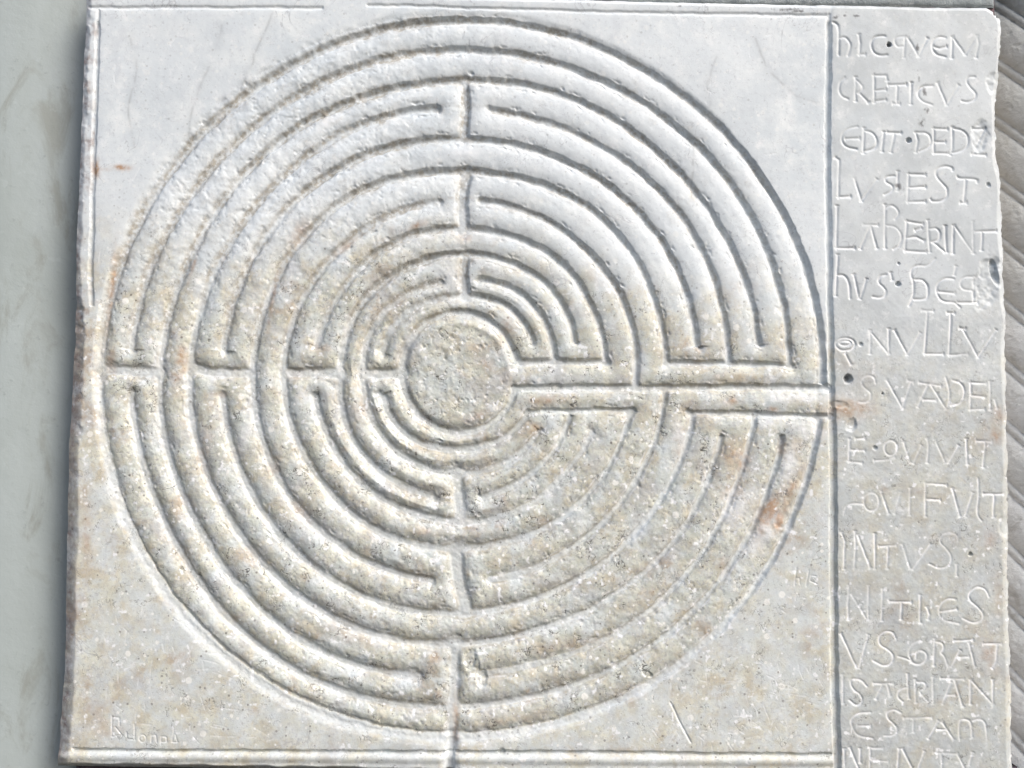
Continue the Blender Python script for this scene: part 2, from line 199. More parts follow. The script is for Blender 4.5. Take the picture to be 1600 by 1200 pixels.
# ---------------------------------------------------------------- height and wear fields of the carved face
def fields(X, Y):
    x = X + 0.9*noise(X, Y, 26, 1) + 0.8*noise(X, Y, 9, 2) + 0.35*noise(X, Y, 4, 3)
    y = Y + 0.9*noise(X, Y, 26, 4) + 0.8*noise(X, Y, 9, 5) + 0.35*noise(X, Y, 4, 6)
    th = np.arctan2(CY - y, x - CX); r = np.hypot(x-CX, y-CY)
    ad = np.degrees(th) % 360
    d = np.full(x.shape, 60.0)          # distance to the nearest groove's middle line
    dep = np.ones(x.shape)              # how deep that groove still is
    side = np.full(x.shape, 99.0)         # which side of its middle line a point lies on (outer side positive)
    tt = np.linspace(-math.pi, math.pi, 721)
    for k, c in COEF.items():
        rr = ring_r(c, tt)
        near = np.abs(r - np.interp(th, tt, rr)) < 45
        idx = np.nonzero(near)
        tk = th[idx]; rk = r[idx]; ak = ad[idx]; rg = np.interp(tk, tt, rr)
        dk = np.full(tk.shape, 60.0)
        for a, b in SPANS[k]:
            a0 = pang(*a); b0 = pang(*b); span = (b0 - a0) % 360
            if span == 0: span = 360
            rel = (ak - a0) % 360
            inside = rel <= span
            e0 = np.hypot(x[idx]-a[0], y[idx]-a[1]); e1 = np.hypot(x[idx]-b[0], y[idx]-b[1])
            dk = np.minimum(dk, np.where(inside, np.abs(rk-rg), np.minimum(e0, e1)))
        # grooves worn almost away
        f = np.ones(tk.shape)
        def fade(a, b, v):
            nonlocal f
            w = sstep(a-8, a+4, ak)*(1-sstep(b-4, b+8, ak)); f = f*(1-w*(1-v))
        if k == 2: fade(98, 150, 0.55)
        if k == 1: fade(95, 150, 0.50)
        if k == 8: fade(60, 88, 0.75); fade(96, 150, 0.75)
        if k == 5: fade(60, 86, 0.8); fade(95, 125, 0.6)
        if k == 4: fade(285, 340, 0.6)
        if k == 2: fade(285, 330, 0.7)
        if k in (6, 9): fade(272, 300, 0.6)
        if k == 11: fade(188, 280, 0.62); fade(285, 318, 0.45); fade(100, 150, 0.9)
        if k == 10: fade(100, 160, 0.8)
        if k == 0: fade(100, 150, 0.6)
        cur = d[idx]; better = dk < cur
        cur[better] = dk[better]; d[idx] = cur
        dd = dep[idx]; dd[better] = f[better]; dep[idx] = dd
        ss_ = side[idx]; ss_[better] = (rk-rg)[better]; side[idx] = ss_
    db = np.full(x.shape, 60.0)
    for pts, e in BARS: seg_dist(x, y, pts, db, e)
    wd = sstep(-9, 5, d-db); dep = dep + (1-dep)*wd
    # groove cross-section changes round the disc
    def sector(c0, w): return np.exp(-(((ad - c0 + 180) % 360 - 180)/w)**2)
    ur = sector(50, 38); le = sector(195, 55); lr = sector(318, 30); ul = sector(130, 28); bo = sector(262, 40)
    n = ur + le + lr + ul + bo + 0.05
    wf = (2.2*ur + 4.2*le + 2.6*lr + 2.8*ul + 3.4*bo + 0.05*3)/n
    ww = (5.6*ur + 4.8*le + 4.0*lr + 6.4*ul + 6.0*bo + 0.05*3.5)/n
    D = (7.6*ur + 7.6*le + 6.2*lr + 9.5*ul + 7.4*bo + 0.05*7)/n
    crn = (2.4*ur + 4.4*le + 2.3*lr + 2.8*ul + 5.0*bo + 0.05*2)/n
    rough = (0.3*ur + 0.7*le + 0.8*lr + 1.15*ul + 1.15*bo)/n
    def smin(a, b, k): return -k*np.logaddexp(-a/k, -b/k)
    dmin = np.where(db < 58, smin(d, db, 3.0), np.minimum(d, db))
    dsoft = np.where(db < 58, smin(d, db, 6.0), np.minimum(d, db)) + 0.0
    wfn = wf + 0.8*noise(X, Y, 18, 8) + 0.5*noise(X, Y, 7, 62)
    s = dmin - wfn
    disc = sstep(572, 562, r)
    outw = sstep(558, 570, r)*(le+bo)/n; ww = ww*(1+1.1*outw); D = D*(1-0.3*outw)*(1+0.12*(ur+ul)/n)
    D = D*dep*(1 + 0.18*noise(X, Y, 40, 9))
    wall = sstep(-0.3, 1, s/ww)
    crown = np.clip(1-np.clip(dsoft-wfn-ww*0.55, 0, None)/17.0, 0, 1)**2
    cr_ = crn*(0.12 + 0.88*np.clip(disc, 0, 1))
    h = -(D-cr_)*(1-wall) - cr_*crown
    # chisel marks on the floor of the grooves
    h += (1-wall)*0.5*fbm(X, Y, 7, 11, 2)
    # wear, pits and bruises
    rg_ = rough*disc*wall
    h += rg_*0.9*fbm(X, Y, 16, 12, 3) + 0.9*fbm(X, Y, 120, 13, 2) + 0.05*fbm(X, Y, 6, 14, 2)
    sx = X*math.cos(0.75)-Y*math.sin(0.75); sy = X*math.sin(0.75)+Y*math.cos(0.75)
    chips = np.clip(fbm(sx/2.4, sy, 20, 15, 3)-0.45, 0, 1)*ul + 0.5*np.clip(fbm(X, Y, 22, 15, 3)-0.5, 0, 1)*(bo+0.6*le)
    h -= chips*2.2*disc*wall
    h -= 0.7*np.clip(fbm(X, Y, 9, 47, 2)-0.55, 0, 1)*disc*rough*wall*2
    h -= 2.6*np.exp(-((s-ww-1.5)/2.6)**2)*np.clip(fbm(X, Y, 12, 63, 3)-0.30, 0, 1)*disc
    # the hub is a little hollow and rough
    hub = sstep(84, 74, r)
    h += hub*(0.7*fbm(X, Y, 13, 16, 4) - 0.4) - hub*1.0*np.clip(fbm(X, Y, 7, 53, 2)-0.5, 0, 1)*2 + 1.2*np.exp(-((r-78)/5.0)**2)
    # outer slope towards the circle
    rim = np.exp(-np.clip(r-566, 0, None)/10.0)*(r > 560)
    h -= 0.4*rim
    # borders
    bd = np.full(x.shape, 60.0)
    for pts, e in BORD: seg_dist(x, y, pts, bd, e)
    sb = bd - 2.6
    topm = sstep(40, 30, Y)
    h2 = -(5.0-3.4*topm)*(1-sstep(0, 3.2, sb + 0.6*topm)) - 0.5*np.exp(-np.clip(sb-2, 0, None)/4)
    h = np.minimum(h, h2 + np.clip(h, -2, 1))
    lip = Y - np.interp(X, [115,1300], [1172,1180])
    h += (X < 1304)*(3.2*sstep(0, 9, lip) - 2.2*sstep(10, 20, lip))
    insc = sstep(1301, 1306, X - 0.006*(Y-600))
    h += insc*(0.5*fbm(X, Y, 60, 18, 3) + 0.16*fbm(X, Y, 5, 19, 2)*sstep(380, 560, Y))
    # writing
    tl = np.full(x.shape, -1, np.int16); td = np.full(x.shape, 30.0)
    xw = X + 0.25*noise(X, Y, 6, 20); yw = Y + 0.25*noise(X, Y, 6, 21)
    for i, (w, st) in enumerate(TEXT):
        dl = np.full(x.shape, 30.0)
        for s_ in st:
            seg_dist(xw, yw, s_, dl, 0.15)
            for e_, f_ in ((s_[0], s_[1]), (s_[-1], s_[-2])):
                L_ = math.hypot(e_[0]-f_[0], e_[1]-f_[1]) + 1e-6; qx = (f_[0]-e_[0])/L_; qy = (f_[1]-e_[1])/L_
                if L_ > 3.5: seg_dist(xw, yw, [(e_[0]-qy*1.6, e_[1]+qx*1.6), (e_[0]+qy*1.6, e_[1]-qx*1.6)], dl, -0.2)
        tl[dl < np.minimum(td, 2.4)] = i
        td = np.minimum(td, dl)
    bar = np.full(x.shape, 30.0); seg_dist(x, y, [(709,1060),(707,1112),(705,1150),(702,1215)], bar)
    h -= 5.5*sstep(1135, 1158, Y)*(1-sstep(3.5, 8.5, bar))
    worn = 0.75 + 0.25*noise(X, Y, 30, 22)
    worn = worn*np.clip(0.9+0.5*fbm(X, Y, 35, 45, 2), 0.25, 1.2)
    h -= (1.8-0.5*sstep(420, 700, Y))*worn*np.exp(-(td/1.65)**2)
    gl = np.full(x.shape, -1, np.int16); gd = np.full(x.shape, 30.0)
    for i, st in enumerate(GRAFFITI):
        dl = np.full(x.shape, 30.0)
        for s_ in st: seg_dist(xw, yw, s_, dl)
        gl[dl < np.minimum(gd, 1.5)] = i
        gd = np.minimum(gd, dl)
    sd = np.full(x.shape, 30.0)
    for s_ in SCRATCH: seg_dist(xw, yw, s_, sd)
    sf = np.exp(-(sd/0.8)**2)*np.clip(0.55+0.8*noise(X, Y, 8, 46), 0, 1)
    sv = np.full(x.shape, 30.0); seg_dist(xw, yw, [(1048,1098),(1062,1128),(1079,1160)], sv); seg_dist(xw, yw, [(1048,1098),(1062,1128),(1079,1160)], sd)
    sf = np.maximum(sf, 1.3*np.exp(-(sv/1.5)**2))
    h -= 0.9*np.exp(-(gd/1.0)**2) + 1.0*np.exp(-(sv/1.6)**2) + 0.35*sf
    for hx, hy, hr, hd in HOLES:
        h -= hd*(1-sstep(0.45, 1.15, np.hypot(X-hx, Y-hy)/hr + 0.1*noise(X, Y, 3, 23)))
    # broken corners and chips
    for (cx_, cy_, rx_, ry_, a_, dd_) in [(1543,440,22,50,0.2,3.2),(1532,210,16,28,0.1,2.4),(1552,130,12,18,0,2.5),(1560,22,10,8,0,7),(1330,664,9,11,0.6,3.0),(1310,632,16,6,0.1,1.5),
                                     (1554,425,6,24,-0.25,5),(1228,806,12,30,0.5,1.8),(1010,1052,10,5,0.5,3),(784,1175,6,6,0,4),(120,520,14,60,0,3),
                                     (752,1060,10,16,0,4),(735,1030,12,20,0.2,4),(1215,690,10,16,0,2.0),(1568,820,8,20,0,1.5),(500,182,10,6,-0.5,2),(470,190,8,5,-0.5,2)]:
        c, s_ = math.cos(a_), math.sin(a_); dx = X-cx_; dy = Y-cy_
        q = np.hypot((dx*c+dy*s_)/rx_, (-dx*s_+dy*c)/ry_) + 0.22*fbm(X, Y, 14, 24, 3)
        h -= dd_*(1-sstep(0.55, 1.05, q))*(0.85+0.3*fbm(X, Y, 9, 25, 2))
    # edges of the block
    el = X - curve(Ls, Y); er = curve(Rs, Y) - X; et = Y - curve(Ts, X); eb = curve(Bs, X) - Y
    lw = 7 + 9*sstep(380, 640, Y) + 2*noise(X, Y, 30, 26) + 1.2*noise(X, Y, 9, 27)
    hl = -0.75*lw*(1-np.clip(el/lw, 0, 1))**1.25
    rw = 5 + 3*sstep(500, 700, Y) + 2.5*noise(X, Y, 24, 28)
    hr_ = -9*(1-np.clip(er/np.maximum(rw, 2), 0, 1))**2
    ht = -7*(1-np.clip(et/3.5, 0, 1))**2
    hb = -14*(1-np.clip(eb/(5+2*noise(X, Y, 20, 29)), 0, 1))**1.6
    edge = hl + hr_ + ht + hb
    h = h + edge + np.exp(-(el/lw)**2)*0.45*fbm(X, Y, 12, 44, 3) - 2.2*np.exp(-((el-lw*0.9)/5)**2)*np.clip(fbm(X, Y, 16, 69, 3)-0.15, 0, 1)*(Y < 700)
    # ------------------------------------------------ wear, stain and painted shade masks
    low = sstep(330, 600, Y + 70*fbm(X, Y, 160, 30, 3) - 0.10*(X-700))        # the handled lower part
    ridge = sstep(0.25, 0.85, wall)
    tan = low*(0.80 + 1.25*fbm(X, Y, 34, 31, 4))*(0.45 + 0.55*disc)
    tan = tan*(0.12 + 0.88*ridge) + 0.14*low
    inner = sstep(360, 120, r)
    tan += 0.28*inner*ridge*(0.5 + 0.8*fbm(X, Y, 22, 33, 3))
    tan += 0.45*sstep(190, 120, X)*sstep(420, 560, Y)*(0.7+0.6*fbm(X, Y, 20, 34, 3))
    tan += 0.35*insc*sstep(560, 700, Y)*(0.5+0.7*fbm(X, Y, 24, 35, 3))
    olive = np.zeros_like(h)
    # algae and dirt patches along the upper grooves, with groove shade painted in
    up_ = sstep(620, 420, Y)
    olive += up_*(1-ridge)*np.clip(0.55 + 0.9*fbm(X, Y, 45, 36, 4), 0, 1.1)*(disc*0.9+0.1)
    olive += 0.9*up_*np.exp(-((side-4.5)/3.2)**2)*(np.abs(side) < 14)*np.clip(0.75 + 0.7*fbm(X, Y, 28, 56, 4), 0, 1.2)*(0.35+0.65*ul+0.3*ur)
    olive += 0.5*up_*ul*np.exp(-((side+3.5)/2.0)**2)*np.clip(0.5 + 0.9*fbm(X, Y, 30, 57, 3), 0, 1)  # grey shade on the inner groove side, put into the colour
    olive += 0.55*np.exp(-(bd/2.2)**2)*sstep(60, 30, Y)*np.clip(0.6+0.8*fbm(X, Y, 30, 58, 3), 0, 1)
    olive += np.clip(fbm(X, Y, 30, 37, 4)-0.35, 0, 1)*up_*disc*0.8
    olive += 0.95*np.exp(-((s-ww*0.5)/4.4)**2)*disc*np.clip(0.30+1.1*fbm(X, Y, 34, 64, 4), 0, 1)  # brown stain bands on the ridge flanks, their shade painted in
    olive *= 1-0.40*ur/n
    rust = np.zeros_like(h)
    for (cx_, cy_, rx_, ry_, a_, v) in [(150,262,6,12,0,1.4),(190,262,13,4,0,1.3),(162,265,16,3,0,0.5),(283,560,8,26,0,0.75),(272,592,12,8,0,0.6),(1203,800,10,30,0.5,1.6),(1216,815,8,16,0.4,1.6),(1232,775,12,40,0.4,0.7),(1150,715,24,22,0.4,0.6),
            (1226,700,8,14,0.1,0.6),(1207,640,8,5,0,1.1),(1142,626,9,7,0,0.8),(1140,590,30,9,0,0.35),(1325,640,30,14,0,0.9),(172,452,4,60,0.12,0.8),(300,420,3,26,0.3,0.6),(172,560,8,20,0,0.6),(135,840,8,60,0,0.55),
            (660,830,16,8,0.2,0.5),(655,350,14,5,-0.4,0.7),(725,372,12,7,0,0.5),(795,508,12,14,0.6,0.7),(850,625,26,8,0,0.7),(832,668,12,10,0,0.7),(712,1130,5,40,0,0.7),(1545,845,10,14,0,0.5),(1560,650,10,14,0,0.5),
            (1556,680,10,12,0,0.7),(1545,1020,14,26,0,0.4),(1060,690,10,30,0,0.3),(470,800,24,20,0.7,0.35),(320,700,14,40,0.2,0.35),(430,720,12,26,0.3,0.4),(500,545,14,8,0,0.5),(1375,850,20,10,0,0.2),(770,720,14,8,0,.3),
            (790,1125,40,8,-0.1,0.35),(560,1000,40,8,0.2,0.35),(1560,930,8,40,0,0.25),(1240,700,10,20,0,0.25),(150,1120,24,30,0,0.35),(180,1140,18,10,0,.3),(1010,930,26,10,-0.7,0.35),(1130,880,12,12,0,0.35),(930,430,30,12,0.8,0.12),
            (870,1010,50,8,-0.2,0.3),(540,385,26,5,-0.6,0.5),(465,365,10,20,0.6,0.5),(425,470,4,40,0.15,0.7),(350,615,20,6,0,0.4),(565,640,10,26,0.2,0.35),(745,650,18,8,-.4,.4)]:
        rust = np.maximum(rust, v*bump_at(X, Y, cx_, cy_, rx_, ry_, a_)*np.clip(0.85+0.6*fbm(X, Y, 10, 38, 3), 0, 1.4))
    clean = 0.70*worn*np.exp(-(td/1.4)**2)*sstep(180, 620, Y + 40)*(0.75+0.5*noise(X, Y, 9, 48)) + 0.45*np.exp(-(gd/1.1)**2)*(0.6+0.8*noise(X, Y, 7, 49))
    clean += 0.22*worn*np.exp(-(td/1.4)**2)
    # bruises that lay fresh white marble bare
    fl = fbm(X, Y, 9, 40, 3); clean += np.clip((fl-0.62)*5, 0, 1)*(0.25+0.6*low)
    arris = np.exp(-((s-ww*0.9)/1.3)**2)*low*np.clip(0.15+1.1*fbm(X, Y, 16, 59, 3), 0, 1)*(0.5+0.5*lr)
    clean = np.clip(clean + 0.40*sf + 0.75*arris, 0, 1)
    for cx_, cy_, rx_, ry_, a_, v in [(1268,672,26,12,0,.8),(1205,662,20,9,0,.6),(1150,790,26,34,0.5,.6),(1190,840,16,40,0.6,.5),(1235,725,12,30,0.2,.6),(1060,680,14,24,0.1,.45),(1250,622,45,7,0,.7),(1110,632,40,6,0,.35),(700,430,14,14,0,.4),
            (725,240,30,10,0,.45),(880,590,70,7,0,.35),(470,620,8,14,0,.5),(1000,575,10,30,0,.3),(460,420,12,8,0,.5),(515,190,20,8,-.4,.5),(640,940,30,8,.1,.4),(380,690,8,30,.3,.4),(520,830,30,9,.6,.4)]:
        clean = np.maximum(clean, v*np.clip(bump_at(X, Y, cx_, cy_, rx_, ry_, a_)*(0.9+0.9*fbm(X, Y, 11, 65, 3)), 0, 1))
    grime_shade = np.zeros_like(h)    # violet brown crust on the broken left edge, its shaded side painted in
    grime_shade += 1.2*np.clip(1.25-el/lw, 0, 1)*(0.45+0.45*sstep(300, 600, Y))*(0.75+0.35*fbm(X, Y, 8, 41, 3))
    fil = (X < np.interp(Y, [0,110,300,475], [153,150,144,140]))*(Y < 500)
    grime_shade += fil*np.clip(0.10+0.9*fbm(X, Y, 14, 68, 3), 0, 0.8)
    grime_shade = np.clip(grime_shade, 0, 1)
    spot = np.zeros_like(h)  # black blots, some darkening the inside of holes
    for cx_, cy_, rx_, ry_ in [(1305,28,4,2.5),(1320,25,3,2),(1338,25,4,1.5),(1434,122,2.5,6),(1444,145,3,8),(1447,172,3.5,6),(1440,192,4,7),(1403,292,5,5),(1413,296,3,7),(1220,15,14,2.5),(1250,17,12,2),(1180,40,1,1),(1389,70,4,4),(1433,75,3,5),(1325,592,6,6),(1230,14,22,2),(1061,9,5,2)]:
        spot = np.maximum(spot, np.clip((bump_at(X, Y, cx_, cy_, rx_*1.25, ry_*1.25) - 0.5 + 0.7*fbm(X*1.0, Y*0.7, 4.5, 42, 3))*2.2, 0, 1)*0.85*bump_at(X, Y, cx_, cy_, rx_*1.8, ry_*1.8))
    vd = np.full(x.shape, 30.0)
    for vn in ([(347,40),(343,60),(336,76)], [(325,105),(313,135),(303,165),(297,190),(294,210)], [(424,22),(414,50),(402,75),(392,105),(376,138)], [(1075,200),(1085,240),(1080,290)], [(1180,60),(1200,110),(1245,150),(1280,160)], [(1120,90),(1105,130),(1110,170)], [(205,60),(215,110),(200,170),(210,230)]): seg_dist(xw + 1.5*noise(X, Y, 12, 66), yw, vn, vd)
    spot = np.maximum(spot, 0.22*np.exp(-(vd/1.8)**2)*np.clip(0.7+0.8*noise(X, Y, 10, 67), 0, 1) + 0.07*np.exp(-(vd/8)**2))
    reg = np.full(X.shape, 0, np.int16)     # parts of the slab
    reg[:] = 1                               # corner fields, sorted out by quadrant below
    reg[(X < CX) & (Y < CY)] = 1; reg[(X >= CX) & (Y < CY)] = 2; reg[(X < CX) & (Y >= CY)] = 3; reg[(X >= CX) & (Y >= CY)] = 4
    reg[r < 566] = 5                         # path ridge
    reg[(r < 575) & (s < ww*0.75) & (s > -50)] = 6   # grooves
    reg[r < 84] = 7                          # hub
    xr = X - 0.006*(Y-600)
    reg[(xr > 1297) & (reg < 5)] = 8          # inscription panel
    reg[(xr > 1290) & (r >= 575)] = 8
    topg = np.interp(X, [0,503,575,1293,1600], [12,12,8,24,30])
    reg[(Y < topg) & (reg < 5)] = 9
    reg[(Y > np.interp(X, [100,1300], [1172,1180])) & (X < 1303)] = 10
    reg[(X < np.interp(Y, [0,110,300,470,500,700,1200], [154,151,145,142,124,120,112])) & (reg < 5)] = 11
    m = tl >= 0; reg[m & (reg == 8)] = 20 + tl[m & (reg == 8)]
    m = (gl >= 0) & (reg < 5); reg[m] = 50 + gl[m]
    assert h.shape == reg.shape
    return h, reg, edge, dict(tan=np.clip(tan,0,1), olive=np.clip(olive,0,1), rust=np.clip(rust,0,1), clean=clean, grime_shade=grime_shade, spot=np.clip(spot,0,1),
                        low=np.clip(low*(0.35+0.65*ridge)*(disc*0.45+0.55) + 0.25*hub + 0.25*inner, 0, 1), sheen=np.clip(low*disc*ridge,0,1), panel=insc)

# ---------------------------------------------------------------- materials
def new_mat(name):
    m = bpy.data.materials.new(name); m.use_nodes = True; nt = m.node_tree; nt.nodes.clear()
    out = nt.nodes.new('ShaderNodeOutputMaterial'); b = nt.nodes.new('ShaderNodeBsdfPrincipled')
    nt.links.new(b.outputs[0], out.inputs[0]); return m, nt, b
def N(nt, kind, **kw):
    n = nt.nodes.new(kind)
    for k, v in kw.items(): setattr(n, k, v)
    return n
def tex(nt, coord, scale, detail=5, rough=0.6, dist=0.0, vec_scale=None):
    n = N(nt, 'ShaderNodeTexNoise'); n.inputs['Scale'].default_value = scale; n.inputs['Detail'].default_value = detail
    n.inputs['Roughness'].default_value = rough; n.inputs['Distortion'].default_value = dist
    if vec_scale:
        mp = N(nt, 'ShaderNodeMapping'); mp.inputs['Scale'].default_value = vec_scale; nt.links.new(coord, mp.inputs[0]); coord = mp.outputs[0]
    nt.links.new(coord, n.inputs['Vector']); return n.outputs[0]
def math_(nt, op, a, b=None, c=None, clamp=False):
    n = N(nt, 'ShaderNodeMath', operation=op); n.use_clamp = clamp
    for i, v in enumerate((a, b, c)):
        if v is None: continue
        if isinstance(v, (int, float)): n.inputs[i].default_value = v
        else: nt.links.new(v, n.inputs[i])
    return n.outputs[0]
def ramp(nt, fac, a, b, va=0.0, vb=1.0):
    n = N(nt, 'ShaderNodeMapRange'); n.interpolation_type = 'SMOOTHSTEP'
    nt.links.new(fac, n.inputs[0]); n.inputs[1].default_value = a; n.inputs[2].default_value = b; n.inputs[3].default_value = va; n.inputs[4].default_value = vb
    return n.outputs[0]
def mix(nt, fac, a, b, mode='MIX'):
    n = N(nt, 'ShaderNodeMix', data_type='RGBA', blend_type=mode); n.clamp_factor = True
    for sock, v in ((n.inputs[0], fac), (n.inputs[6], a), (n.inputs[7], b)):
        if isinstance(v, (int, float)): sock.default_value = v
        elif isinstance(v, tuple): sock.default_value = (*v, 1)
        else: nt.links.new(v, sock)
    return n.outputs[2]
def attr(nt, name):
    n = N(nt, 'ShaderNodeAttribute', attribute_name=name); return n.outputs['Fac']

def slab_material():
    m, nt, b = new_mat('carved_marble')
    co = N(nt, 'ShaderNodeTexCoord').outputs['Object']
    big = tex(nt, co, 9, 5, 0.55); mid = tex(nt, co, 45, 5, 0.6); fine = tex(nt, co, 260, 4, 0.65); vf = tex(nt, co, 900, 3, 0.7)
    col = mix(nt, ramp(nt, big, 0.35, 0.65), (0.67,0.715,0.745), (0.58,0.63,0.665))
    col = mix(nt, ramp(nt, mid, 0.40, 0.70), col, (0.74,0.775,0.785))
    col = mix(nt, math_(nt,'MULTIPLY', ramp(nt, tex(nt, co, 14, 6, 0.7, 1.5, (1,1,0.35)), 0.56, 0.66), 0.35), col, (0.50,0.52,0.56))
    col = mix(nt, ramp(nt, tex(nt, co, 5.5, 3, 0.5, 0.8), 0.42, 0.62, 0.0, 0.5), col, (0.61,0.65,0.68))
    # handled, stained marble
    tanc = mix(nt, ramp(nt, tex(nt, co, 70, 4, 0.6), 0.38, 0.62), (0.545,0.49,0.38), (0.70,0.69,0.59))
    tanc = mix(nt, ramp(nt, tex(nt, co, 28, 4, 0.6), 0.52, 0.66), tanc, (0.43,0.34,0.26))
    ta = math_(nt,'MULTIPLY', attr(nt,'tan'), ramp(nt, tex(nt, co, 62, 6, 0.7), 0.38, 0.60, 0.25, 1.45), clamp=True)
    col = mix(nt, ta, col, tanc)
    col = mix(nt, math_(nt,'MULTIPLY', attr(nt,'low'), ramp(nt, tex(nt, co, 85, 5, 0.65), 0.36, 0.62, 0.12, 0.62)), col, (0.46,0.50,0.455))
    # grey-olive dirt with painted groove shade
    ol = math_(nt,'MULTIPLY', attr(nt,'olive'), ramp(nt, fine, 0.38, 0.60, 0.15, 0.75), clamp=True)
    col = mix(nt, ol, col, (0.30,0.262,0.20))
    low = attr(nt,'low')
    # crystalline mottling, grey salt and pepper in the lower part
    g = math_(nt,'MULTIPLY', ramp(nt, tex(nt, co, 420, 3, 0.6), 0.52, 0.66), math_(nt,'ADD', math_(nt,'MULTIPLY', low, 0.38), math_(nt,'MULTIPLY', attr(nt,'tan'), 0.35)), clamp=True)
    col = mix(nt, g, col, (0.36,0.355,0.35))
    w = math_(nt,'MULTIPLY', ramp(nt, tex(nt, co, 210, 2, 0.5), 0.66, 0.74), math_(nt,'ADD', math_(nt,'MULTIPLY', low, 0.5), 0.25), clamp=True)
    col = mix(nt, w, col, (0.85,0.84,0.80))
    def flecks(scale, size, share):
        v = N(nt, 'ShaderNodeTexVoronoi'); v.inputs['Scale'].default_value = scale; nt.links.new(co, v.inputs['Vector'])
        sp = N(nt, 'ShaderNodeSeparateColor'); nt.links.new(v.outputs['Color'], sp.inputs[0])
        rad = math_(nt,'MULTIPLY', ramp(nt, sp.outputs[0], 1.0-share, 1.0, 0.0, 1.0), size)
        dd = math_(nt,'ADD', v.outputs['Distance'], math_(nt,'MULTIPLY', math_(nt,'SUBTRACT', vf, 0.5), 0.12))
        return math_(nt,'MULTIPLY', math_(nt,'SUBTRACT', rad, dd), 14.0, clamp=True)
    lo2 = math_(nt,'ADD', low, 0.32, clamp=True)
    wfl = math_(nt,'MULTIPLY', flecks(95, 0.26, 0.55), lo2); wf2 = math_(nt,'MULTIPLY', flecks(230, 0.33, 0.35), lo2)
    col = mix(nt, math_(nt,'MULTIPLY', math_(nt,'MAXIMUM', wfl, wf2), 0.75), col, (0.88,0.87,0.83))
    dk = math_(nt,'MULTIPLY', flecks(300, 0.30, 0.22), lo2)
    col = mix(nt, math_(nt,'MULTIPLY', dk, 0.75), col, (0.13,0.12,0.11))
    gp = math_(nt,'MULTIPLY', ramp(nt, tex(nt, co, 36, 5, 0.7), 0.50, 0.66), low)
    col = mix(nt, math_(nt,'MULTIPLY', gp, 0.6), col, (0.42,0.42,0.42))
    # the lettered panel is greyer, greasier marble
    col = mix(nt, math_(nt,'MULTIPLY', attr(nt,'panel'), ramp(nt, tex(nt, co, 30, 5, 0.65), 0.35, 0.65, 0.28, 0.62)), col, (0.42,0.45,0.46))
    # hairline cracks and fine grey dust over the clean parts
    ck = tex(nt, co, 26, 4, 0.55, 1.2)
    cl = math_(nt,'SUBTRACT', 1.0, math_(nt,'MULTIPLY', math_(nt,'ABSOLUTE', math_(nt,'SUBTRACT', ck, 0.47)), 130.0), clamp=True)
    cl = math_(nt,'MULTIPLY', cl, ramp(nt, tex(nt, co, 17, 2, 0.5), 0.50, 0.62))
    col = mix(nt, math_(nt,'MULTIPLY', cl, 0.55), col, (0.30,0.31,0.34))
    col = mix(nt, math_(nt,'MULTIPLY', ramp(nt, tex(nt, co, 150, 6, 0.75), 0.50, 0.66), 0.38), col, (0.52,0.55,0.59))
    col = mix(nt, math_(nt,'MULTIPLY', ramp(nt, tex(nt, co, 90, 6, 0.75), 0.55, 0.70), 0.5), col, (0.80,0.81,0.83))
    col = mix(nt, math_(nt,'MULTIPLY', ramp(nt, tex(nt, co, 380, 4, 0.7), 0.56, 0.68), 0.42), col, (0.38,0.40,0.43))
    col = mix(nt, math_(nt,'MULTIPLY', attr(nt,'rust'), ramp(nt, fine, 0.3, 0.55, 0.35, 0.9), clamp=True), col, (0.40,0.235,0.125))
    # short black squiggles: thin level lines of one noise, kept only where another is high
    sq = tex(nt, co, 215, 2, 0.5, 0.8)
    line = math_(nt,'SUBTRACT', 1.0, math_(nt,'MULTIPLY', math_(nt,'ABSOLUTE', math_(nt,'SUBTRACT', sq, 0.5)), 32.0), clamp=True)
    keep = math_(nt,'MULTIPLY', ramp(nt, tex(nt, co, 100, 2, 0.5), 0.53, 0.59), ramp(nt, tex(nt, co, 24, 2, 0.5), 0.40, 0.58))
    sqv = math_(nt,'MULTIPLY', math_(nt,'MULTIPLY', line, keep), math_(nt,'ADD', math_(nt,'MULTIPLY', low, 0.9), 0.12), clamp=True)
    col = mix(nt, sqv, col, (0.10,0.095,0.085))
    pit = math_(nt,'MULTIPLY', ramp(nt, tex(nt, co, 560, 1, 0.5), 0.73, 0.77), math_(nt,'ADD', low, 0.25), clamp=True)
    col = mix(nt, math_(nt,'MULTIPLY', pit, 0.7), col, (0.14,0.13,0.12))
    col = mix(nt, attr(nt,'clean'), col, (0.84,0.85,0.87))
    col = mix(nt, math_(nt,'MULTIPLY', attr(nt,'grime_shade'), ramp(nt, fine, 0.35, 0.62, 1.0, 0.45), clamp=True), col, (0.27,0.205,0.185))
    col = mix(nt, attr(nt,'spot'), col, (0.07,0.07,0.075))
    nt.links.new(col, b.inputs['Base Color'])
    ro = ramp(nt, fine, 0.3, 0.7, 0.42, 0.62)
    ro = math_(nt,'SUBTRACT', ro, math_(nt,'MULTIPLY', attr(nt,'sheen'), 0.17))
    nt.links.new(ro, b.inputs['Roughness'])
    bsum = math_(nt,'ADD', math_(nt,'MULTIPLY', fine, 0.5), math_(nt,'MULTIPLY', vf, 0.25))
    bsum = math_(nt,'SUBTRACT', bsum, math_(nt,'MULTIPLY', math_(nt,'ADD', sqv, pit), 0.6))
    bp = N(nt, 'ShaderNodeBump'); bp.inputs['Distance'].default_value = 0.0007
    nt.links.new(math_(nt,'ADD', 0.22, math_(nt,'MULTIPLY', low, 0.5)), bp.inputs['Strength'])
